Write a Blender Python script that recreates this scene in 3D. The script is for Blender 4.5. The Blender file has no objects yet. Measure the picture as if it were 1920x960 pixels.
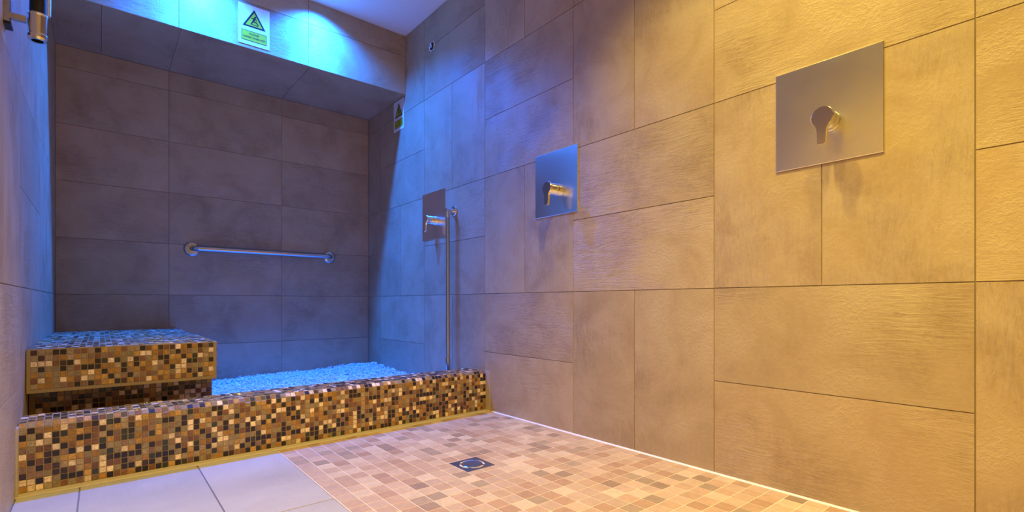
import bpy, bmesh, math, random
from mathutils import Vector, Matrix, noise
random.seed(7)
S = bpy.context.scene
COL = S.collection
PI = math.pi

# ------------------------------------------------------------------ camera, world, exposure
cam_d = bpy.data.cameras.new('camera'); cam = bpy.data.objects.new('camera', cam_d); COL.objects.link(cam)
cam.location = (0, 0, 0.533); cam.rotation_euler = (PI/2, 0, -math.radians(39.65))
cam_d.sensor_width = 36; cam_d.lens = 929/1920*36; cam_d.shift_y = 88.5/1920; cam_d.clip_start = 0.01
S.camera = cam
w = bpy.data.worlds.new('world'); S.world = w; w.use_nodes = True
w.node_tree.nodes['Background'].inputs[0].default_value = (0.02, 0.02, 0.025, 1)
S.view_settings.view_transform = 'Standard'; S.view_settings.look = 'None'
S.view_settings.gamma = 1; S.view_settings.use_curve_mapping = False
S.view_settings.exposure = 0.0

BLUE = (0.006, 0.140, 1.0); WARM = (1.0, 0.75, 0.155)
XL, XR, YB, YH, YN, ZC, ZH = -0.18, 1.48, 3.405, 2.84, -1.5, 2.22, 1.85

def spot(name, loc, col, power, size, blend, radius=0.03, rot=(0, 0, 0)):
    d = bpy.data.lights.new(name, 'SPOT'); d.color = col; d.energy = power
    d.spot_size = math.radians(size); d.spot_blend = blend; d.shadow_soft_size = radius
    o = bpy.data.objects.new(name, d); o.location = loc; o.rotation_euler = rot; COL.objects.link(o)
    return o
LAMPS = []
for x in (0.37, 0.93):
    LAMPS.append((x, 2.73, 'blue'))
    spot('spot_blue_halo', (x, 2.73, ZC-0.03), BLUE, 180, 142, 0.9, 0.022)
    spot('spot_blue_beam', (x, 2.73, ZC-0.03), BLUE, 210, 68, 0.9, 0.022, (math.radians(5), 0, 0))
for x in (0.37, 0.93):
    for y, p in ((0.77, 75), (0.2, 57), (-0.37, 40), (-0.94, 18)):
        LAMPS.append((x, y, 'warm'))
        spot('spot_warm', (x, y, ZC-0.03), WARM, p, 102, 0.7, 0.03)

# ------------------------------------------------------------------ materials
def mat(name):
    m = bpy.data.materials.new(name); m.use_nodes = True
    nt = m.node_tree; b = nt.nodes['Principled BSDF']
    return m, nt, b
def N(nt, t, **kw):
    n = nt.nodes.new(t)
    for k, v in kw.items():
        if k.startswith('i_'): n.inputs[k[2:].replace('_', ' ')].default_value = v
        else: setattr(n, k, v)
    return n
def plain(name, col, rough=0.5, metal=0.0, bump=0.0, bscale=60, var=0.0):
    m, nt, b = mat(name)
    b.inputs['Base Color'].default_value = (*col, 1); b.inputs['Roughness'].default_value = rough
    b.inputs['Metallic'].default_value = metal
    tc = N(nt, 'ShaderNodeTexCoord'); nz = N(nt, 'ShaderNodeTexNoise', i_Scale=bscale, i_Detail=5.0)
    nt.links.new(tc.outputs['Object'], nz.inputs['Vector'])
    if bump:
        bp = N(nt, 'ShaderNodeBump', i_Strength=bump, i_Distance=0.002)
        nt.links.new(nz.outputs['Fac'], bp.inputs['Height']); nt.links.new(bp.outputs['Normal'], b.inputs['Normal'])
    if var:
        mx = N(nt, 'ShaderNodeMix', data_type='RGBA')
        mx.inputs['A'].default_value = (*[c*(1-var) for c in col], 1); mx.inputs['B'].default_value = (*[min(1, c*(1+var)) for c in col], 1)
        nt.links.new(nz.outputs['Fac'], mx.inputs['Factor']); nt.links.new(mx.outputs['Result'], b.inputs['Base Color'])
    return m
def ramp(nt, stops):
    r = N(nt, 'ShaderNodeValToRGB'); e = r.color_ramp.elements
    e[0].position, e[0].color = stops[0][0], (*stops[0][1], 1)
    e[1].position, e[1].color = stops[-1][0], (*stops[-1][1], 1)
    for p, c in stops[1:-1]:
        q = e.new(p); q.color = (*c, 1)
    return r
def stone(name, dark, mid, light, rough=0.42, streak=1.0, bumpd=0.0016, cloud=5.0):
    """slate-look porcelain: clouds, streaks along the tile's long side, pitted relief"""
    m, nt, b = mat(name); L = nt.links.new
    uv = N(nt, 'ShaderNodeUVMap', uv_map='UVMap')
    ton = N(nt, 'ShaderNodeAttribute', attribute_name='tone')
    n1 = N(nt, 'ShaderNodeTexNoise', i_Scale=cloud, i_Detail=7.0, i_Roughness=0.62, i_Distortion=0.5)
    mp = N(nt, 'ShaderNodeMapping'); mp.inputs['Scale'].default_value = (9, 60, 1); mp.inputs['Rotation'].default_value = (0, 0, 0.12)
    L(uv.outputs[0], n1.inputs['Vector']); L(uv.outputs[0], mp.inputs['Vector'])
    n2 = N(nt, 'ShaderNodeTexNoise', i_Scale=1.0, i_Detail=6.0, i_Roughness=0.72, i_Distortion=2.2)
    L(mp.outputs[0], n2.inputs['Vector'])
    n3 = N(nt, 'ShaderNodeTexNoise', i_Scale=90.0, i_Detail=4.0, i_Roughness=0.7)
    L(uv.outputs[0], n3.inputs['Vector'])
    msk = N(nt, 'ShaderNodeTexNoise', i_Scale=3.1, i_Detail=2.0); 
    ad = N(nt, 'ShaderNodeVectorMath', operation='ADD'); ad.inputs[1].default_value = (5, 9, 2)
    L(uv.outputs[0], ad.inputs[0]); L(ad.outputs[0], msk.inputs['Vector'])
    mr = N(nt, 'ShaderNodeMapRange'); mr.inputs['From Min'].default_value = 0.42; mr.inputs['From Max'].default_value = 0.62
    L(msk.outputs['Fac'], mr.inputs['Value'])
    def rng(src, lo, hi, t0=0.0, t1=1.0):
        q = N(nt, 'ShaderNodeMapRange'); L(src, q.inputs['Value'])
        for nm, v in (('From Min', lo), ('From Max', hi), ('To Min', t0), ('To Max', t1)): q.inputs[nm].default_value = v
        return q.outputs[0]
    def mth(op, x, y):
        q = N(nt, 'ShaderNodeMath', operation=op)
        for k, v in enumerate((x, y)):
            if isinstance(v, float): q.inputs[k].default_value = v
            else: L(v, q.inputs[k])
        return q.outputs[0]
    mask = mr.outputs[0]; inv = mth('SUBTRACT', 1.0, mask)
    st = mth('MULTIPLY', rng(n2.outputs['Fac'], 0.40, 0.66), mask)       # raised slate laminae
    pt = mth('MULTIPLY', rng(n3.outputs['Fac'], 0.44, 0.66), inv)        # pitted zones
    patch = rng(n1.outputs['Fac'], 0.38, 0.62)
    pt2 = mth('MULTIPLY', pt, patch)
    hgt = mth('ADD', mth('MULTIPLY', st, 1.0), mth('MULTIPLY', pt2, 0.7))
    bp = N(nt, 'ShaderNodeBump', i_Strength=0.6*streak, i_Distance=bumpd); L(hgt, bp.inputs['Height']); L(bp.outputs['Normal'], b.inputs['Normal'])
    tint = mth('SUBTRACT', n1.outputs['Fac'], mth('MULTIPLY', hgt, 0.17*streak))
    fine = mth('MULTIPLY', mth('SUBTRACT', n3.outputs['Fac'], 0.5), 0.30*streak)
    r = ramp(nt, [(0.28, dark), (0.50, mid), (0.74, light)]); L(mth('ADD', mth('ADD', tint, fine), 0.02), r.inputs[0])
    mul = N(nt, 'ShaderNodeMix', data_type='RGBA', blend_type='MULTIPLY'); mul.inputs['Factor'].default_value = 1
    L(r.outputs[0], mul.inputs['A']); L(ton.outputs['Color'], mul.inputs['B']); L(mul.outputs['Result'], b.inputs['Base Color'])
    b.inputs['Roughness'].default_value = rough
    return m
def tilemat(name, rough, spec=0.5, varscale=160, var=0.35, coat=0.0, bump=0.0):
    m, nt, b = mat(name); L = nt.links.new
    ton = N(nt, 'ShaderNodeAttribute', attribute_name='tone'); tc = N(nt, 'ShaderNodeTexCoord')
    n1 = N(nt, 'ShaderNodeTexNoise', i_Scale=varscale, i_Detail=3.0, i_Distortion=1.0); L(tc.outputs['Object'], n1.inputs['Vector'])
    mr = N(nt, 'ShaderNodeMapRange'); mr.inputs['To Min'].default_value = 1-var; mr.inputs['To Max'].default_value = 1+var
    mr.inputs['From Min'].default_value = 0.3; mr.inputs['From Max'].default_value = 0.7
    L(n1.outputs['Fac'], mr.inputs['Value'])
    mul = N(nt, 'ShaderNodeVectorMath', operation='SCALE'); L(ton.outputs['Color'], mul.inputs[0]); L(mr.outputs[0], mul.inputs['Scale'])
    L(mul.outputs[0], b.inputs['Base Color']); b.inputs['Roughness'].default_value = rough
    b.inputs['Specular IOR Level'].default_value = spec; b.inputs['Coat Weight'].default_value = coat; b.inputs['Coat Roughness'].default_value = 0.08
    if bump:
        bp = N(nt, 'ShaderNodeBump', i_Strength=bump, i_Distance=0.001); L(n1.outputs['Fac'], bp.inputs['Height']); L(bp.outputs['Normal'], b.inputs['Normal'])
    return m
M = {}
M['wall'] = stone('slate_look_wall_tile', (0.38, 0.265, 0.15), (0.48, 0.355, 0.215), (0.56, 0.44, 0.28))
M['floor'] = stone('pale_floor_tile', (0.40, 0.37, 0.32), (0.47, 0.44, 0.385), (0.54, 0.51, 0.45), rough=0.38, streak=0.45, cloud=3.0)
M['joint'] = plain('tile_joint', (0.32, 0.25, 0.17), 0.9, bump=0.3)
M['floor_joint'] = plain('dark_floor_joint', (0.20, 0.19, 0.20), 0.9, bump=0.3)
M['grout'] = plain('mosaic_grout', (0.34, 0.24, 0.12), 0.85, bump=0.4, bscale=300, var=0.2)
M['floor_grout'] = plain('floor_mosaic_grout', (0.80, 0.64, 0.46), 0.85, bump=0.4, bscale=300, var=0.1)
M['mosaic'] = tilemat('glass_and_stone_mosaic', 0.32, coat=0.2, var=0.32, bump=0.25)
M['floor_mosaic'] = tilemat('ceramic_floor_mosaic', 0.42, varscale=40, var=0.09, bump=0.1)
M['strip'] = plain('sandy_render', (0.50, 0.41, 0.29), 0.85, bump=0.5, bscale=120, var=0.12)
M['bead'] = plain('white_silicone', (0.80, 0.74, 0.66), 0.5)
M['ceiling'] = plain('ceiling_paint', (0.80, 0.80, 0.80), 0.8, bump=0.1)
M['stone'] = plain('white_chips', (0.74, 0.76, 0.80), 0.25, var=0.06, bscale=30)
M['bed'] = plain('chip_bed', (0.70, 0.72, 0.74), 0.8, bump=0.8, bscale=90, var=0.2)
M['chrome'] = plain('chrome', (0.86, 0.86, 0.86), 0.07, 1.0)
M['steel'] = plain('satin_steel', (0.62, 0.61, 0.60), 0.20, 1.0)
M['black'] = plain('black_rubber', (0.012, 0.012, 0.012), 0.35)
M['hole'] = plain('dark_bore', (0.004, 0.004, 0.004), 0.9)
M['white'] = plain('white_sign_sheet', (0.86, 0.86, 0.86), 0.35)
M['yellow'] = plain('yellow_sign_print', (0.52, 0.50, 0.02), 0.4)
M['ink'] = plain('black_sign_print', (0.015, 0.015, 0.018), 0.45)
M['lens'] = plain('frosted_lens', (0.8, 0.8, 0.8), 0.4)
M['tube'] = plain('brushed_pipe', (0.55, 0.53, 0.50), 0.25, 1.0)
# brushed cover plate: mirror-like steel with soft cloudy smears
pm, nt, b = mat('polished_cover_plate'); L = nt.links.new
b.inputs['Metallic'].default_value = 1; b.inputs['Base Color'].default_value = (0.95, 0.94, 0.92, 1)
tc = N(nt, 'ShaderNodeTexCoord'); n1 = N(nt, 'ShaderNodeTexNoise', i_Scale=14.0, i_Detail=3.0); L(tc.outputs['Object'], n1.inputs['Vector'])
mr = N(nt, 'ShaderNodeMapRange'); mr.inputs['To Min'].default_value = 0.20; mr.inputs['To Max'].default_value = 0.26
L(n1.outputs['Fac'], mr.inputs['Value']); L(mr.outputs[0], b.inputs['Roughness'])
bp = N(nt, 'ShaderNodeBump', i_Strength=0.12, i_Distance=0.004); n2 = N(nt, 'ShaderNodeTexNoise', i_Scale=9.0, i_Detail=1.0); L(tc.outputs['Object'], n2.inputs['Vector'])
L(n2.outputs['Fac'], bp.inputs['Height']); L(bp.outputs['Normal'], b.inputs['Normal'])
M['plate'] = pm
M['lever'] = plain('polished_lever', (0.93, 0.89, 0.88), 0.14, 1.0)

# ------------------------------------------------------------------ mesh builder
class MB:
    def __init__(s): s.v = []; s.f = []; s.mi = []; s.col = []; s.uv = []; s.mats = []; s.smooth = []
    def m(s, mt):
        if mt not in s.mats: s.mats.append(mt)
        return s.mats.index(mt)
    def face(s, pts, mt, col=(1, 1, 1), uvs=None, smooth=False):
        i = len(s.v); s.v += [tuple(p) for p in pts]; s.f.append(tuple(range(i, i+len(pts))))
        s.mi.append(s.m(mt)); s.col.append(col); s.uv.append(uvs or [(0, 0)]*len(pts)); s.smooth.append(smooth)
    def mesh(s, vs, fs, mt, col=(1, 1, 1), smooth=False):
        i = len(s.v); s.v += [tuple(p) for p in vs]
        for f in fs:
            s.f.append(tuple(i+k for k in f)); s.mi.append(s.m(mt)); s.col.append(col); s.uv.append([(0, 0)]*len(f)); s.smooth.append(smooth)
    def box(s, a, b_, mt, col=(1, 1, 1)):
        x0, y0, z0 = a; x1, y1, z1 = b_
        vs = [(x0,y0,z0),(x1,y0,z0),(x1,y1,z0),(x0,y1,z0),(x0,y0,z1),(x1,y0,z1),(x1,y1,z1),(x0,y1,z1)]
        s.mesh(vs, [(0,3,2,1),(4,5,6,7),(0,1,5,4),(1,2,6,5),(2,3,7,6),(3,0,4,7)], mt, col)
    def tile(s, P, U, V, w_, h_, th, ch, mt, col, longu=True, lift=0.0, tilt=None):
        """one tile: corner P, unit axes U, V, raised th along U x V with chamfer ch"""
        U = Vector(U); V = Vector(V); P = Vector(P); n = U.cross(V)
        ou, ov = random.uniform(0, 40), random.uniform(0, 40)
        lo = [P, P+U*w_, P+U*w_+V*h_, P+V*h_]
        hi = [P+U*ch+V*ch, P+U*(w_-ch)+V*ch, P+U*(w_-ch)+V*(h_-ch), P+U*ch+V*(h_-ch)]
        t = tilt or (0, 0)
        hi = [p+n*(th + t[0]*((k in (1, 2))-0.5) + t[1]*((k in (2, 3))-0.5)) for k, p in enumerate(hi)]
        def q(p):
            d = p-P; a, c = d.dot(U), d.dot(V)
            return (a+ou, c+ov) if longu else (c+ou, a+ov)
        s.face(hi, mt, col, [q(p) for p in hi])
        for k in range(4):
            j = (k+1) % 4; s.face([lo[k], lo[j], hi[j], hi[k]], mt, col, [q(lo[k]), q(lo[j]), q(hi[j]), q(hi[k])])
    def tube(s, pts, r, mt, seg=20, caps=True):
        pts = [Vector(p) for p in pts]; n = len(pts); rs = r if isinstance(r, (list, tuple)) else [r]*n
        ref = None; rings = []
        for i, p in enumerate(pts):
            t = (pts[min(i+1, n-1)]-pts[max(i-1, 0)]).normalized()
            if ref is None: ref = t.orthogonal().normalized()
            ref = (ref-t*ref.dot(t)).normalized(); bi = t.cross(ref)
            rings.append([p+(ref*math.cos(2*PI*k/seg)+bi*math.sin(2*PI*k/seg))*rs[i] for k in range(seg)])
        vs = [q for rg in rings for q in rg]
        fs = [(i*seg+k, i*seg+(k+1) % seg, (i+1)*seg+(k+1) % seg, (i+1)*seg+k) for i in range(n-1) for k in range(seg)]
        s.mesh(vs, fs, mt, smooth=True)
        if caps:
            s.face(list(reversed(rings[0])), mt); s.face(rings[-1], mt)
    def lathe(s, o, ax, prof, mt, seg=40):
        """prof: (distance along axis, radius) from o along unit ax; sharp corners by doubled points"""
        o = Vector(o); ax = Vector(ax).normalized(); e1 = ax.orthogonal().normalized(); e2 = ax.cross(e1)
        for (d0, r0), (d1, r1) in zip(prof[:-1], prof[1:]):
            R0 = [o+ax*d0+(e1*math.cos(2*PI*k/seg)+e2*math.sin(2*PI*k/seg))*max(r0, 1e-5) for k in range(seg)]
            R1 = [o+ax*d1+(e1*math.cos(2*PI*k/seg)+e2*math.sin(2*PI*k/seg))*max(r1, 1e-5) for k in range(seg)]
            s.mesh(R0+R1, [(k, (k+1) % seg, seg+(k+1) % seg, seg+k) for k in range(seg)], mt, smooth=True)
    def build(s, name, parent=None, loc=(0, 0, 0), merge=False, **props):
        me = bpy.data.meshes.new(name)
        L_ = Vector(loc); me.from_pydata([Vector(p)-L_ for p in s.v], [], s.f)
        for mt in s.mats: me.materials.append(M[mt])
        me.polygons.foreach_set('material_index', s.mi); me.polygons.foreach_set('use_smooth', s.smooth)
        ca = me.color_attributes.new('tone', 'FLOAT_COLOR', 'CORNER'); buf = []
        for f, c in zip(s.f, s.col): buf += [c[0], c[1], c[2], 1.0]*len(f)
        ca.data.foreach_set('color', buf)
        ul = me.uv_layers.new(name='UVMap'); ub = []
        for u in s.uv:
            for p in u: ub += [p[0], p[1]]
        ul.data.foreach_set('uv', ub)
        if merge:
            bm = bmesh.new(); bm.from_mesh(me); bmesh.ops.remove_doubles(bm, verts=bm.verts, dist=1e-6); bm.to_mesh(me); bm.free()
        me.update()
        o = bpy.data.objects.new(name, me); COL.objects.link(o)
        if parent is not None:
            o.parent = parent; o.location = L_-(Vector(parent.location) if parent.parent is None else Vector(parent['_w']))
        else: o.location = L_
        for k, v in props.items(): o[k] = v
        return o
def thing(name, loc, label, category, group=None):
    o = bpy.data.objects.new(name, None); COL.objects.link(o); o.location = loc; o.empty_display_size = 0.05
    o['label'] = label; o['category'] = category
    if group: o['group'] = group
    return o

# ------------------------------------------------------------------ setting: tiled walls
J = 0.0018   # joint width
def tone(v=0.07):
    k = 1+random.uniform(-v, v); h = random.uniform(-0.02, 0.02)
    return (k*(1+h), k, k*(1-h))
def put(mb, fn, a0, a1, b0, b1, la0, la1, lb0, lb1, longa, mt='wall', j=J, v=0.07):
    """tile [a0,a1]x[b0,b1] clipped to the limits; fn(a,b) -> point, with axes fn.U, fn.V"""
    a0, a1, b0, b1 = max(a0, la0), min(a1, la1), max(b0, lb0), min(b1, lb1)
    if a1-a0 < 0.01 or b1-b0 < 0.01: return
    P, U, V = fn(a0+j/2, b0+j/2)
    mb.tile(P, U, V, a1-a0-j, b1-b0-j, 0.0025, 0.0005, mt, tone(v), longa)
YGRID = [0.189+0.6033*k for k in range(-4, 7)]
def basket(mb, fn, y0, y1, z0, z1, par=0):
    for i in range(len(YGRID)-1):
        for k in range(4):
            ya, yb, za, zb = YGRID[i], YGRID[i+1], k*0.58, (k+1)*0.58
            cy = i-4
            if (cy+k+par) % 2:      # two tiles standing
                ym = (ya+yb)/2
                put(mb, fn, ya, ym, za, zb, y0, y1, z0, z1, False); put(mb, fn, ym, yb, za, zb, y0, y1, z0, z1, False)
            else:
                zm = (za+zb)/2
                put(mb, fn, ya, yb, za, zm, y0, y1, z0, z1, True); put(mb, fn, ya, yb, zm, zb, y0, y1, z0, z1, True)
T = 0.0025
# right wall: normal -x.  U x V = -x with U=+y? (0,1,0)x(0,0,1)=(1,0,0) -> use V,U swapped through U=-y
mb = MB(); mb.box((XR+T, YN, 0), (XR+0.08, YB+0.08, ZC), 'joint')
def fr(a, b_): return (XR+T, a, b_), None, None
def basket_right(mb):
    fn = lambda a, b_: None
    # mirrored coordinate a' = -y so that U=(0,-1,0), V=z gives normal -x
    for i in range(len(YGRID)-1):
        for k in range(4):
            ya, yb, za, zb = YGRID[i], YGRID[i+1], k*0.58, (k+1)*0.58
            def pt(p0, p1, q0, q1, lg):
                p0, p1, q0, q1 = max(p0, YN), min(p1, YB), max(q0, 0), min(q1, ZC)
                if p1-p0 < .01 or q1-q0 < .01: return
                mb.tile((XR+T, p1-J/2, q0+J/2), (0, -1, 0), (0, 0, 1), p1-p0-J, q1-q0-J, T, 0.0005, 'wall', tone(), lg)
            if (i-4+k) % 2:
                ym = (ya+yb)/2; pt(ya, ym, za, zb, False); pt(ym, yb, za, zb, False)
            else:
                zm = (za+zb)/2; pt(ya, yb, za, zm, True); pt(ya, yb, zm, zb, True)
basket_right(mb); mb.build('wall_right', kind='structure')
# left wall: normal +x : U=+y, V=+z
mb = MB(); mb.box((XL-0.08, YN, 0), (XL-T, YB+0.08, ZC), 'joint')
basket(mb, lambda a, b_: ((XL-T, a, b_), (0, 1, 0), (0, 0, 1)), YN, YB, 0, ZC, par=0)
mb.build('wall_left', kind='structure')
# back wall: normal -y : U=+x, V=+z, stacked joints
mb = MB(); mb.box((XL, YB+T, 0), (XR, YB+0.08, ZH), 'joint')
fb = lambda a, b_: ((a, YB+T, b_), (1, 0, 0), (0, 0, 1))
for x0 in (-0.305, 0.295, 0.894):
    for k in range(7): put(mb, fb, x0, x0+0.6, k*0.29, (k+1)*0.29, XL, XR, 0, ZH, True)
mb.build('wall_back', kind='structure')
# bulkhead above the recess
mb = MB(); mb.box((XL, YH+T, ZH+T), (XR, YB+0.08, ZC), 'joint')
fh = lambda a, b_: ((a, YH+T, b_), (1, 0, 0), (0, 0, 1))
for x0 in (-0.315, 0.285, 0.885):
    put(mb, fh, x0, x0+0.6, ZH, 2.088, XL, XR, ZH, ZC, True); put(mb, fh, x0, x0+0.6, 2.088, 2.4, XL, XR, ZH, ZC, True)
fu = lambda a, b_: ((a, b_, ZH+T), None, None)
for x0, x1 in ((-0.18, 0.0), (0.0, 0.295), (0.295, 0.894), (0.894, XR)):
    # underside: normal -z : U=+y? (0,1,0)x(1,0,0) = -z
    mb.tile((x0+J/2, YH+J/2, ZH+T), (0, 1, 0), (1, 0, 0), YB-YH-J, x1-x0-J, T, 0.0005, 'wall', tone(), True)
mb.build('wall_bulkhead', kind='structure')
mb = MB(); mb.box((XL-0.08, YN-0.08, 0), (XR+0.08, YN, ZC), 'strip'); mb.build('wall_front', kind='structure')
mb = MB(); mb.box((XL-0.08, YN-0.08, ZC), (XR+0.08, YB+0.08, ZC+0.08), 'ceiling'); mb.build('ceiling', kind='structure')
# floor: pale large tiles on the left, small ceramic mosaic on the right, chips' base at the back
mb = MB(); mb.box((XL-0.08, YN-0.08, -0.08), (0.49, YB+0.08, -T), 'floor_joint'); mb.box((0.49, YN-0.08, -0.08), (XR+0.08, YB+0.08, -0.0007), 'floor_grout')
ff = lambda a, b_: ((a, b_, -T), (1, 0, 0), (0, 1, 0))
for x0, x1 in ((XL, -0.048), (-0.048, 0.242), (0.242, 0.49)):
    y = 1.95
    while y > YN:
        put(mb, ff, x0, x1, y-0.6, y, XL, XR, YN, 2.1, False, 'floor', 0.003, 0.03); y -= 0.6
PAL = [(0.50, 0.33, 0.19), (0.56, 0.39, 0.235), (0.44, 0.27, 0.15), (0.63, 0.47, 0.29), (0.38, 0.27, 0.16), (0.52, 0.36, 0.225), (0.33, 0.22, 0.13)]
PW = [5, 5, 3, 3, 2, 5, 1]
p = 0.0495; nx = 20
DR = (0.888, 1.290, 0.998, 1.400)
for i in range(nx):
    x = 0.492+i*p
    y = 1.955; 
    while y > YN:
        x1 = min(x+p, XR-0.003)
        c = random.choices(PAL, PW)[0]; k = random.uniform(0.93, 1.07); c = tuple(v*k for v in c)
        if not (x+p > DR[0]+0.002 and x < DR[2]-0.002 and y > DR[1]+0.002 and y-p < DR[3]-0.002):
            mb.tile((x+0.001, y-p+0.001, -T), (1, 0, 0), (0, 1, 0), x1-x-0.002, p-0.002, T, 0.0006, 'floor_mosaic', c)
        else:   # pieces cut around the drain
            for (a0, a1, b0, b1) in ((x, min(x1, DR[0]), y-p, y), (max(x, DR[2]), x1, y-p, y), (max(x, DR[0]), min(x1, DR[2]), y-p, min(y, DR[1])), (max(x, DR[0]), min(x1, DR[2]), max(y-p, DR[3]), y)):
                if a1-a0 > 0.006 and b1-b0 > 0.006:
                    mb.tile((a0+0.001, b0+0.001, -T), (1, 0, 0), (0, 1, 0), a1-a0-0.002, b1-b0-0.002, T, 0.0006, 'floor_mosaic', c)
        y -= p
mb.build('floor', kind='structure')
# grout bead along the right wall, sandy strip around the curb's foot
CYL, CYR = 1.93, 1.99
def cy(x): return CYL+(CYR-CYL)*(x-XL)/(XR-XL)
mb = MB(); mb.mesh([(XR-0.006, YN, 0), (XR, YN, 0), (XR, YN, 0.004), (XR-0.006, 1.94, 0), (XR, 1.94, 0), (XR, 1.94, 0.004)], [(0, 1, 2), (3, 5, 4), (0, 2, 5, 3), (0, 3, 4, 1), (1, 4, 5, 2)], 'bead')
mb.build('trim_1', kind='structure')
mb = MB(); n = 40
top = []
for i in range(n+1):
    x = XL+(XR-XL)*i/n; wv = 0.002*math.sin(i*1.7)+0.0015*math.sin(i*0.6)
    top.append((x, cy(x)-0.036+wv, cy(x)+0.02))
for (x0, a0, b0), (x1, a1, b1) in zip(top[:-1], top[1:]):
    mb.face([(x0, a0, 0.0005), (x1, a1, 0.0005), (x1, a1+0.004, 0.004), (x0, a0+0.004, 0.004)], 'strip')
    mb.face([(x0, a0+0.004, 0.004), (x1, a1+0.004, 0.004), (x1, b1, 0.004), (x0, b0, 0.004)], 'strip')
mb.box((XR-0.003, cy(XR)-0.034, 0), (XR, cy(XR)+0.16, 0.196), 'strip')
mb.box((XL, cy(XL)-0.030, 0), (XL+0.004, cy(XL)+0.16, 0.190), 'strip')
mb.build('trim_2', kind='structure')

# ------------------------------------------------------------------ mosaic-clad curb and bench
MP = [((0.018, 0.008, 0.008), 19), ((0.045, 0.018, 0.014), 7), ((0.19, 0.075, 0.032), 13), ((0.38, 0.18, 0.03), 14), ((0.50, 0.27, 0.06), 7),
      ((0.28, 0.20, 0.105), 13), ((0.37, 0.26, 0.15), 8), ((0.24, 0.13, 0.08), 9), ((0.85, 0.63, 0.42), 12), ((0.03, 0.032, 0.022), 4)]
def mcol():
    c = random.choices([a for a, _ in MP], [b_ for _, b_ in MP])[0]; k = random.uniform(0.8, 1.2)
    return tuple(min(1, v*k) for v in c)
PT = 0.0172; G = 0.0020
def mtile(mb, P, U, V, w_=PT, h_=PT, off=None, tl=0.0004):
    U = Vector(U); V = Vector(V)
    mb.tile(Vector(P)+U*G/2+V*G/2, U, V, w_-G, h_-G, 0.0012, 0.0007, 'mosaic', mcol(), tilt=(random.uniform(-tl, tl), random.uniform(-tl, tl)))
def mgrid(mb, P, U, V, W, H, tl=0.0004):
    """fill W x H with whole small tiles, last ones cut"""
    P = Vector(P); U = Vector(U).normalized(); V = Vector(V).normalized()
    nu, nv = max(1, round(W/PT)), max(1, round(H/PT)); pu, pv = W/nu, H/nv
    for i in range(nu):
        for j in range(nv): mtile(mb, P+U*pu*i+V*pv*j, U, V, pu, pv, tl=tl)
# curb
mb = MB(); A = Vector((XL+0.002, cy(XL), 0)); B = Vector((XR-0.002, cy(XR), 0)); U = (B-A).normalized(); Lc = (B-A).length
D = Vector((-U.y, U.x, 0))      # into the recess
prof = [(0, 0.0), (0, 0.183), (0.013, 0.196), (0.144, 0.196), (0.157, 0.183), (0.157, 0.0)]
pr = [A+D*a+Vector((0, 0, z)) for a, z in prof]
for k in range(len(pr)-1): mb.face([pr[k], pr[k]+U*Lc, pr[k+1]+U*Lc, pr[k+1]], 'grout')
mb.face([p_+U*Lc for p_ in pr], 'grout'); mb.face(list(reversed(pr)), 'grout'); mb.face([pr[0], pr[-1], pr[-1]+U*Lc, pr[0]+U*Lc], 'grout')
for k in range(len(pr)-2):
    V = pr[k+1]-pr[k]; st = 0.004 if k == 0 else 0
    mgrid(mb, pr[k]+V.normalized()*st, U, V, Lc, V.length-st, tl=0.0012 if k in (1, 3) else 0.0004)
Vb = Vector((0, 0, -1)); mgrid(mb, pr[4], U, Vb, Lc, 0.155)
o = mb.build('mosaic_curb', loc=(0.65, 2.03, 0), label='long low curb clad in small brown, gold and cream mosaic, running from wall to wall across the floor', category='curb')
# bench slab and plinth
bench = thing('mosaic_bench', (0.08, 2.77, 0), 'raised bench block at the left wall clad in small brown and gold mosaic tiles', 'bench')
def rbox(mb, x0, x1, y0, y1, z0, z1, r, front_z0, mt='grout'):
    """block with a rounded front right vertical edge"""
    pts = [(x0, y1), (x0, y0), (x1-r, y0)]
    for k in range(1, 5): a = -PI/2+PI/2*k/4; pts.append((x1-r+r*math.cos(a), y0+r+r*math.sin(a)))
    pts.append((x1, y1)); n_ = len(pts)
    lo = [(x, y, z0) for x, y in pts]; hi = [(x, y, z1) for x, y in pts]
    mb.face(hi, mt); mb.face(list(reversed(lo)), mt)
    for i in range(n_): j = (i+1) % n_; mb.face([lo[i], lo[j], hi[j], hi[i]], mt)
mb = MB(); x0, x1, y0, y1, z0, z1 = XL+0.002, 0.334, 2.13, YB-0.002, 0.253, 0.389
rbox(mb, x0, x1, y0, y1, z0, z1, 0.012, z0)
mgrid(mb, (x0+0.008, y0, z0+0.010), (1, 0, 0), (0, 0, 1), x1-0.012-x0-0.008, z1-z0-0.012)
mgrid(mb, (x1, y0+0.012, z0+0.010), (0, 1, 0), (0, 0, 1), y1-y0-0.012, z1-z0-0.012)
s2 = math.sqrt(0.5)
for j in range(7):
    hh = (z1-z0-0.012)/7; mtile(mb, (x1-0.0135, y0-0.0002, z0+0.010+hh*j), (s2, s2, 0), (0, 0, 1), 0.0185, hh, tl=0.001)
mgrid(mb, (x0, y0, z1), (1, 0, 0), (0, 1, 0), x1-x0-0.012, y1-y0, tl=0.0007)
mgrid(mb, (x1-0.012, y0+0.012, z1), (1, 0, 0), (0, 1, 0), 0.012, y1-y0-0.012, tl=0.001)
mb.build('seat_slab', bench, loc=(0.08, 2.77, 0.25))
mb = MB(); x0, x1, y0, y1, z0, z1 = XL+0.002, 0.326, 2.20, YB-0.002, 0.0, 0.253
mb.box((x0, y0, z0), (x1, y1, z1), 'grout')
mgrid(mb, (x0+0.014, y0, z0+0.005), (1, 0, 0), (0, 0, 1), x1-x0-0.014, z1-z0-0.012)
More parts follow.
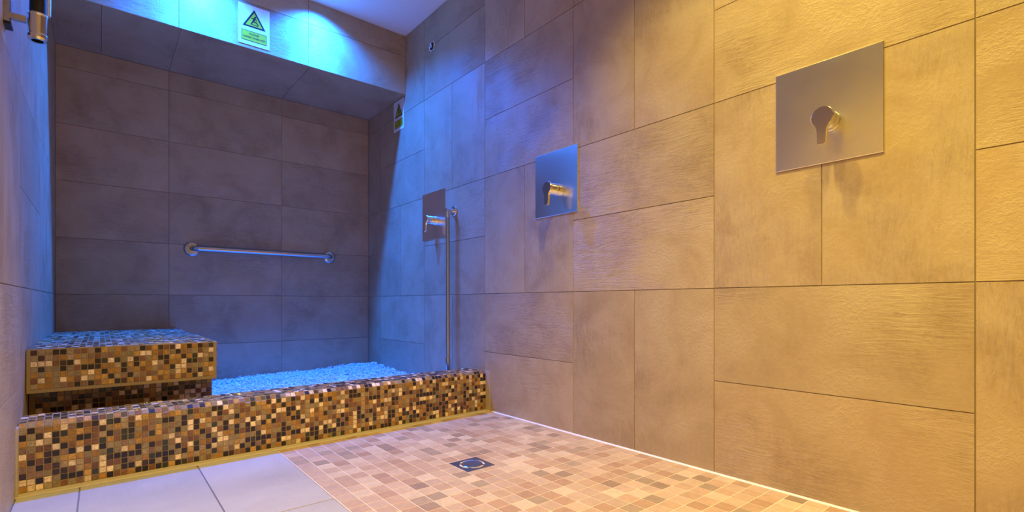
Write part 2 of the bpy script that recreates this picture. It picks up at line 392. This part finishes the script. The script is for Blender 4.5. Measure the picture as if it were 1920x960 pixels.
mgrid(mb, (x1, y0, z0+0.005), (0, 1, 0), (0, 0, 1), y1-y0, z1-z0-0.012)
mb.build('plinth', bench, loc=(0.08, 2.77, 0))

# ------------------------------------------------------------------ bed of white chips behind the curb
def bedz(x, y):
    return 0.070+0.020*max(0, x-0.3)+0.012*noise.noise(Vector((x*5, y*5, 0.3)))+0.006*noise.noise(Vector((x*17, y*17, 2)))+0.02*math.exp(-((x-1.4)**2+(y-3.2)**2)/0.04)
py_, px_ = 2.275, 1.437
mb = MB(); nx_, ny_ = 60, 60; bx0, bx1 = 0.3285, XR-0.002
vs = []; fs = []
for j in range(ny_+1):
    for i in range(nx_+1):
        x = bx0+(bx1-bx0)*i/nx_; yf = cy(x)+0.163; y = yf+(YB-0.002-yf)*j/ny_; vs.append((x, y, bedz(x, y)-0.006))
for j in range(ny_):
    for i in range(nx_): a = j*(nx_+1)+i; fs.append((a, a+1, a+nx_+2, a+nx_+1))
mb.mesh(vs, fs, 'bed', smooth=True)
ico = bmesh.new(); bmesh.ops.create_icosphere(ico, subdivisions=1, radius=1.0); iv = [v.co.copy() for v in ico.verts]; fi = [tuple(v.index for v in f.verts) for f in ico.faces]; ico.free()
for _ in range(7000):
    x = random.uniform(bx0+0.020, bx1-0.018); y = random.uniform(cy(x)+0.184, YB-0.014)
    r = random.uniform(0.004, 0.0095); sc = Vector((r*random.uniform(0.8, 1.9), r*random.uniform(0.6, 1.1), r*random.uniform(0.4, 0.9)))
    R = Matrix.Rotation(random.uniform(0, 2*PI), 3, 'Z') @ Matrix.Rotation(random.uniform(-0.7, 0.7), 3, 'X') @ Matrix.Rotation(random.uniform(-0.6, 0.6), 3, 'Y')
    if (x-px_)**2+(y-py_)**2 < 0.026**2: continue
    c = Vector((x, y, bedz(x, y)+random.uniform(-0.002, 0.010)))
    mb.mesh([c+R @ Vector([v[k]*sc[k]*random.uniform(0.72, 1.2) for k in range(3)]) for v in iv], fi, 'stone')
mb.build('white_gravel', loc=(0.9, 2.7, 0), kind='stuff', label='bed of small white chips glowing blue behind the mosaic curb', category='gravel')

# ------------------------------------------------------------------ shower controls on the right wall
def mixer(yc, label):
    zc = 1.041; t = thing('shower_mixer', (XR, yc, zc), label, 'shower mixer', 'shower mixers on the right wall')
    mb = MB(); h, q = 0.1265, 0.1365; c = 0.0012
    def ring(x, e): return [(x, yc-h+e, zc-q+e), (x, yc+h-e, zc-q+e), (x, yc+h-e, zc+q-e), (x, yc-h+e, zc+q-e)]
    r0, r1, r2 = ring(XR-0.0002, 0), ring(XR-0.003, 0), ring(XR-0.004, c)
    vs = r0+r1+r2
    mb.mesh(vs, [(0, 1, 5, 4), (1, 2, 6, 5), (2, 3, 7, 6), (3, 0, 4, 7), (4, 5, 9, 8), (5, 6, 10, 9), (6, 7, 11, 10), (7, 4, 8, 11), (8, 9, 10, 11), (3, 2, 1, 0)], 'plate')
    mb.build('cover_plate', t, loc=(XR, yc, zc))
    hy, hz = yc-0.012, 1.008; ax = Vector((-1, 0, 0)); o_ = Vector((XR-0.004, hy, hz))
    mb = MB(); mb.lathe(o_, ax, [(0, 0.026), (0.012, 0.026), (0.014, 0.0245), (0.0145, 0.022), (0.017, 0.022), (0.0175, 0.0245), (0.030, 0.0245), (0.052, 0.0225), (0.055, 0.021), (0.055, 0.0)], 'chrome')
    mb.build('valve_body', t, loc=tuple(o_))
    # lever: round cap running down into a tapering tongue that leans outward
    mb = MB(); out = []
    for k in range(0, 25):
        a = math.radians(-52+284*k/24); out.append((0.0268*math.cos(a), 0.0268*math.sin(a)))
    out += [(-0.0125, -0.030), (-0.0112, -0.045), (-0.0108, -0.066), (-0.0096, -0.070), (-0.0065, -0.0715), (0.0065, -0.0715), (0.0096, -0.070), (0.0108, -0.066), (0.0112, -0.045), (0.0125, -0.030)]
    def P3(a, b_, d, sh=1.0): 
        return o_+Vector((-(0.059-0.055*b_+d), a, b_))
    n_ = len(out)
    lo = [P3(a, b_, -0.005) for a, b_ in out]; mi = [P3(a, b_, 0.003) for a, b_ in out]; hi = [P3(a*0.9, b_*0.985, 0.0055) for a, b_ in out]
    mb.mesh(lo+mi+hi, [(i, (i+1) % n_, n_+(i+1) % n_, n_+i) for i in range(n_)]+[(n_+i, n_+(i+1) % n_, 2*n_+(i+1) % n_, 2*n_+i) for i in range(n_)]+[tuple(2*n_+i for i in range(n_)), tuple(reversed(range(n_)))], 'lever')
    mb.build('lever_handle', t, loc=tuple(o_+Vector((-0.055, 0, 0))))
    return t
mixer(0.480, 'nearest and largest looking square steel shower control, at the right of the tan wall')
mixer(1.493, 'middle square shower control plate with lever, reflecting deep blue on the tan tile wall')
mixer(2.492, 'farthest dark looking shower control plate with lever, beside the vertical pipe')

# vertical pipe from a wall elbow down into the chip bed
py_, px_ = 2.275, 1.437
t = thing('water_pipe', (XR, py_, 1.033), 'slim vertical steel pipe hanging from a round wall elbow beside the farthest shower control', 'pipe')
mb = MB(); mb.lathe((XR-0.0002, py_, 1.033), (-1, 0, 0), [(0, 0.0), (0, 0.028), (0.006, 0.028), (0.010, 0.024), (0.010, 0.014)], 'chrome'); mb.build('wall_flange', t, loc=(XR, py_, 1.033))
mb = MB(); mb.tube([(XR-0.008, py_, 1.033), (px_-0.012, py_, 1.033)], 0.0125, 'chrome'); mb.tube([(px_, py_, 1.038), (px_, py_, 0.995)], 0.0135, 'chrome')
mb.build('elbow', t, loc=(px_, py_, 1.033))
mb = MB(); mb.tube([(px_, py_, 1.0), (px_, py_, 0.24)], 0.0105, 'tube'); mb.build('riser_tube', t, loc=(px_, py_, 0.24))
mb = MB(); mb.tube([(px_, py_, 0.245), (px_, py_, 0.235), (px_, py_, 0.125), (px_, py_, 0.121)], [0.0105, 0.0125, 0.0125, 0.011], 'steel'); mb.build('end_sleeve', t, loc=(px_, py_, 0.24))

# grab bar on the back wall
gz = 0.848; ga, gb = 0.405, 1.199; go = 0.050
t = thing('grab_bar', ((ga+gb)/2, YB, gz), 'long horizontal steel grab bar with round wall flanges on the back wall', 'grab bar')
for x in (ga, gb):
    mb = MB(); mb.lathe((x, YB-0.0002, gz), (0, -1, 0), [(0, 0), (0, 0.041), (0.004, 0.041), (0.009, 0.036), (0.012, 0.026), (0.012, 0.015)], 'steel'); mb.build('wall_flange', t, loc=(x, YB, gz))
pts = [(ga, YB-0.008, gz)]
for k in range(9): a = PI/2*k/8; pts.append((ga+0.032-0.032*math.cos(a), YB-go+0.032-0.032*math.sin(a), gz))
for k in range(1, 12): pts.append((ga+0.032+(gb-ga-0.064)*k/12, YB-go, gz))
for k in range(9): a = PI/2*k/8; pts.append((gb-0.032+0.032*math.sin(a), YB-go+0.032-0.032*math.cos(a), gz))
pts.append((gb, YB-0.008, gz))
mb = MB(); mb.tube(pts, 0.0155, 'steel', 24); mb.build('rail', t, loc=((ga+gb)/2, YB-go, gz))

# drain
t = thing('floor_drain', (0.943, 1.345, 0), 'square steel floor drain with a round slotted cover set in the floor mosaic', 'drain')
mb = MB(); R_ = 0.0545; C_ = Vector((0.943, 1.345, 0))
seg = 48; sq = []; ci = []
for k in range(seg):
    a = 2*PI*k/seg+PI/4; c_, s_ = math.cos(a), math.sin(a); m_ = max(abs(c_), abs(s_)); sq.append(C_+Vector((c_/m_*R_, s_/m_*R_, 0.0015))); ci.append(C_+Vector((c_*0.042, s_*0.042, 0.0015)))
lo = [p_-Vector((0, 0, 0.004)) for p_ in sq]; ci2 = [p_-Vector((0, 0, 0.004)) for p_ in ci]
mb.mesh(sq+ci+lo+ci2, [(k, (k+1) % seg, seg+(k+1) % seg, seg+k) for k in range(seg)]+[(2*seg+k, 2*seg+(k+1) % seg, (k+1) % seg, k) for k in range(seg)]+[(seg+k, seg+(k+1) % seg, 3*seg+(k+1) % seg, 3*seg+k) for k in range(seg)], 'steel')
mb.face([C_+Vector((math.cos(2*PI*k/40)*0.043, math.sin(2*PI*k/40)*0.043, -0.0012)) for k in range(40)], 'hole')
mb.build('frame', t, loc=tuple(C_))
mb = MB(); mb.lathe(C_, (0, 0, 1), [(-0.001, 0.0355), (0.0022, 0.0355), (0.0032, 0.034), (0.0024, 0.031), (0.0020, 0.0)], 'steel')
for a in (45, 135, 225, 315):     # tabs carrying the cover
    a = math.radians(a); d = Vector((math.cos(a), math.sin(a), 0)); e = Vector((-d.y, d.x, 0))*0.004
    q = [C_+d*0.034-e, C_+d*0.0435-e, C_+d*0.0435+e, C_+d*0.034+e]; mb.face([v+Vector((0, 0, 0.0012)) for v in q], 'steel')
mb.build('round_cover', t, loc=tuple(C_))

# body spray and screw high on the right wall
t = thing('wall_nozzle', (XR, 2.509, 2.021), 'small round chrome spray nozzle high on the wall near the ceiling corner', 'nozzle')
mb = MB(); mb.lathe((XR-0.0002, 2.509, 2.021), (-1, 0, 0), [(0, 0), (0, 0.031), (0.004, 0.031), (0.007, 0.027), (0.005, 0.020)], 'chrome'); mb.build('rim', t, loc=(XR, 2.509, 2.021))
mb = MB(); mb.lathe((XR-0.003, 2.509, 2.021), (-1, 0, 0), [(0, 0.020), (0.002, 0.020), (0.002, 0.010)], 'hole'); mb.lathe((XR-0.003, 2.509, 2.021), (-1, 0, 0), [(0, 0.010), (0.010, 0.009), (0.013, 0.005), (0.013, 0)], 'chrome'); mb.build('jet', t, loc=(XR-0.003, 2.509, 2.021))
mb = MB(); mb.lathe((XR-0.0002, 2.337, 2.058), (-1, 0, 0), [(0, 0), (0, 0.006), (0.003, 0.005), (0.004, 0)], 'steel'); mb.build('screw', loc=(XR, 2.337, 2.058), label='tiny screw head in the wall tile, up beside the spray nozzle', category='screw')

# ------------------------------------------------------------------ warning signs
def text_mesh(body, size, name='t'):
    cu = bpy.data.curves.new(name, 'FONT'); cu.body = body; cu.size = size; cu.align_x = 'CENTER'; cu.align_y = 'CENTER'; cu.offset = size*0.02
    ob = bpy.data.objects.new(name, cu); COL.objects.link(ob); bpy.context.view_layer.update()
    me = bpy.data.meshes.new_from_object(ob.evaluated_get(bpy.context.evaluated_depsgraph_get()))
    vs = [v.co.copy() for v in me.vertices]; fs = [tuple(p_.vertices) for p_ in me.polygons]
    bpy.data.objects.remove(ob); bpy.data.curves.remove(cu); bpy.data.meshes.remove(me)
    return vs, fs
def sign(o_, U, W, H, label, line1, line2):
    """o_ = centre on the wall, U = unit vector to the reader's right"""
    o_ = Vector(o_); U = Vector(U); V = Vector((0, 0, 1)); n_ = U.cross(V)
    def P(a, b_, d): return o_+U*a+V*b_+n_*d
    t = thing('warning_sign', tuple(o_), label, 'sign', 'slip warning signs')
    mb = MB(); w_, h_ = W/2, H/2
    c = [P(-w_, -h_, 0.0003), P(w_, -h_, 0.0003), P(w_, h_, 0.0003), P(-w_, h_, 0.0003)]; d = [p_+n_*0.0017 for p_ in c]
    mb.mesh(c+d, [(0, 1, 5, 4), (1, 2, 6, 5), (2, 3, 7, 6), (3, 0, 4, 7), (4, 5, 6, 7), (3, 2, 1, 0)], 'white'); mb.build('backing_sheet', t, loc=tuple(o_))
    def poly(mb, pts, d, mt): mb.face([P(a*W, b_*W, d) for a, b_ in pts], mt)
    mb = MB(); tri = lambda s_: [(-0.37*s_, 0.10-0.0-0.213*(s_-1)), (0.37*s_, 0.10-0.213*(s_-1)), (0, 0.10+0.64-0.0+0.427*(s_-1))]
    poly(mb, [(-0.37, -0.07), (0.37, -0.07), (0.0, 0.57)], 0.0023, 'ink')
    poly(mb, [(-0.275, -0.015), (0.275, -0.015), (0.0, 0.46)], 0.0026, 'yellow')
    # slipping figure
    def circ(cx_, cy_, r): return [(cx_+r*math.cos(2*PI*k/16), cy_+r*math.sin(2*PI*k/16)) for k in range(16)]
    def limb(x0, y0, x1, y1, r):
        dx, dy = x1-x0, y1-y0; l_ = math.hypot(dx, dy); ax_, ay_ = -dy/l_*r, dx/l_*r
        return [(x0-ax_, y0-ay_), (x1-ax_, y1-ay_), (x1+ax_, y1+ay_), (x0+ax_, y0+ay_)]
    fig = [circ(0.035, 0.315, 0.034), limb(0.02, 0.28, -0.035, 0.15, 0.030), limb(0.015, 0.27, 0.085, 0.20, 0.014), limb(0.0, 0.265, -0.095, 0.245, 0.014),
           limb(-0.035, 0.15, 0.075, 0.135, 0.020), limb(0.075, 0.135, 0.135, 0.055, 0.018), limb(-0.035, 0.15, -0.095, 0.06, 0.018), limb(-0.12, 0.045, 0.13, 0.03, 0.011)]
    for i, q in enumerate(fig): poly(mb, q, 0.0029+i*0.00002, 'ink')
    mb.build('warning_triangle', t, loc=tuple(o_))
    mb = MB()
    poly(mb, [(-0.40, -0.565), (0.40, -0.565), (0.40, -0.205), (-0.40, -0.205)], 0.0023, 'ink')
    poly(mb, [(-0.38, -0.545), (0.38, -0.545), (0.38, -0.225), (-0.38, -0.225)], 0.0026, 'yellow')
    pan = mb.build('text_panel', t, loc=tuple(o_)); pan['_w'] = list(o_)
    mb = MB()
    for body, sz, yy in ((line1, 0.095, -0.315), (line2, 0.080, -0.435)):
        vs, fs = text_mesh(body, sz*W); wid = max(v.x for v in vs)-min(v.x for v in vs); k = min(1, 0.70*W/wid)
        mb.mesh([P(v.x*k, v.y+yy*W, 0.0029) for v in vs], fs, 'ink')
    mb.build('lettering', pan, loc=tuple(o_)); del pan['_w']
    return t
sign((0.6115, YH, 1.972), (1, 0, 0), 0.148, 0.205, 'white warning sign with triangle and text panel on the blue lit bulkhead', 'FLOOR', 'SLIPPERY WHEN WET')
sign((XR, 2.930, 1.746), (0, -1, 0), 0.140, 0.195, 'half shaded warning sign on the right wall in the corner under the bulkhead', 'FLOOR', 'SLIPPERY WHEN WET')

# ------------------------------------------------------------------ hose with chrome nozzle held in a wall bracket (left wall)
hy = 1.70
t = thing('hose_bracket', (XL, hy, 1.21), 'flat steel wall rail with a short arm at the upper left corner', 'bracket')
mb = MB(); mb.box((XL+0.0002, hy-0.016, 1.207), (XL+0.010, hy+0.016, 1.80), 'steel'); mb.box((XL+0.0002, hy-0.020, 1.201), (XL+0.013, hy+0.020, 1.208), 'black'); mb.build('rail', t, loc=(XL, hy, 1.207))
mb = MB(); mb.box((XL+0.010, hy-0.006, 1.222), (XL+0.0375, hy+0.006, 1.236), 'steel'); mb.build('arm', t, loc=(XL+0.01, hy, 1.229))
hx = -0.122
t = thing('shower_hose', (hx, hy, 1.18), 'black hose with a chrome end nozzle hanging at the upper left by the wall', 'hose')
pts = [(hx, hy, 1.235)]+[(hx+0.002*math.sin(k*0.3), hy+0.001*k, 1.25+0.05*k) for k in range(0, 19)]+[(hx, hy+0.018, ZC-0.002)]
mb = MB(); mb.tube(pts, 0.0155, 'black', 24); mb.build('hose', t, loc=(hx, hy, 1.235))
mb = MB(); mb.lathe((hx, hy, 1.250), (0, 0, -1), [(0, 0.0145), (0, 0.0185), (0.004, 0.0195), (0.006, 0.0185), (0.050, 0.0180), (0.053, 0.0192), (0.060, 0.0192), (0.066, 0.0165), (0.066, 0.0115)], 'chrome')
mb.lathe((hx, hy, 1.250), (0, 0, -1), [(0.066, 0.0118), (0.050, 0.0115), (0.050, 0)], 'hole'); mb.build('nozzle', t, loc=(hx, hy, 1.2))
mb = MB(); hx2, hy2 = -0.146, 2.40
t = None
pts = [(hx2+0.003*math.sin(k*0.7), hy2, 1.27+0.03*k) for k in range(0, 20)]
rs = []; P2 = []
for k in range(90):
    z = 1.545+0.004*k; P2.append((hx2, hy2, z)); rs.append(0.0085+(0.0012 if k % 2 else 0))
mb.tube(P2, rs, 'chrome', 16)
mb.tube([(hx2, hy2, 1.90), (hx2, hy2, 1.93), (hx2-0.006, hy2, 1.94), (XL+0.001, hy2, 1.942)], 0.009, 'chrome', 16)
mb.build('chrome_hose', loc=(hx2, hy2, 1.54), label='ribbed chrome hose behind the black one, at the shaded edge of the left wall', category='hose')

# ------------------------------------------------------------------ recessed ceiling downlights (above the frame)
first = {}
for i, (x, y, kd) in enumerate(LAMPS):
    side = 'nearer the left wall' if x < 0.5 else 'nearer the right wall'
    t = thing('ceiling_downlight', (x, y, ZC), ('round blue downlight beside the bulkhead, ' if kd == 'blue' else 'round warm downlight %s from the curb, ' % {0.77: 'first', 0.2: 'second', -0.37: 'third', -0.94: 'farthest'}[y])+side, 'ceiling light', kd+' ceiling downlights')
    mb = MB(); mb.lathe((x, y, ZC-0.0002), (0, 0, -1), [(0, 0.026), (0, 0.042), (0.003, 0.041), (0.004, 0.036), (0.001, 0.026)], 'white'); mb.build('trim_ring', t, loc=(x, y, ZC))
    mb = MB(); mb.lathe((x, y, ZC-0.0004), (0, 0, -1), [(0.0, 0.026), (0.001, 0.026), (0.001, 0.0)], 'lens'); mb.build('lens', t, loc=(x, y, ZC))
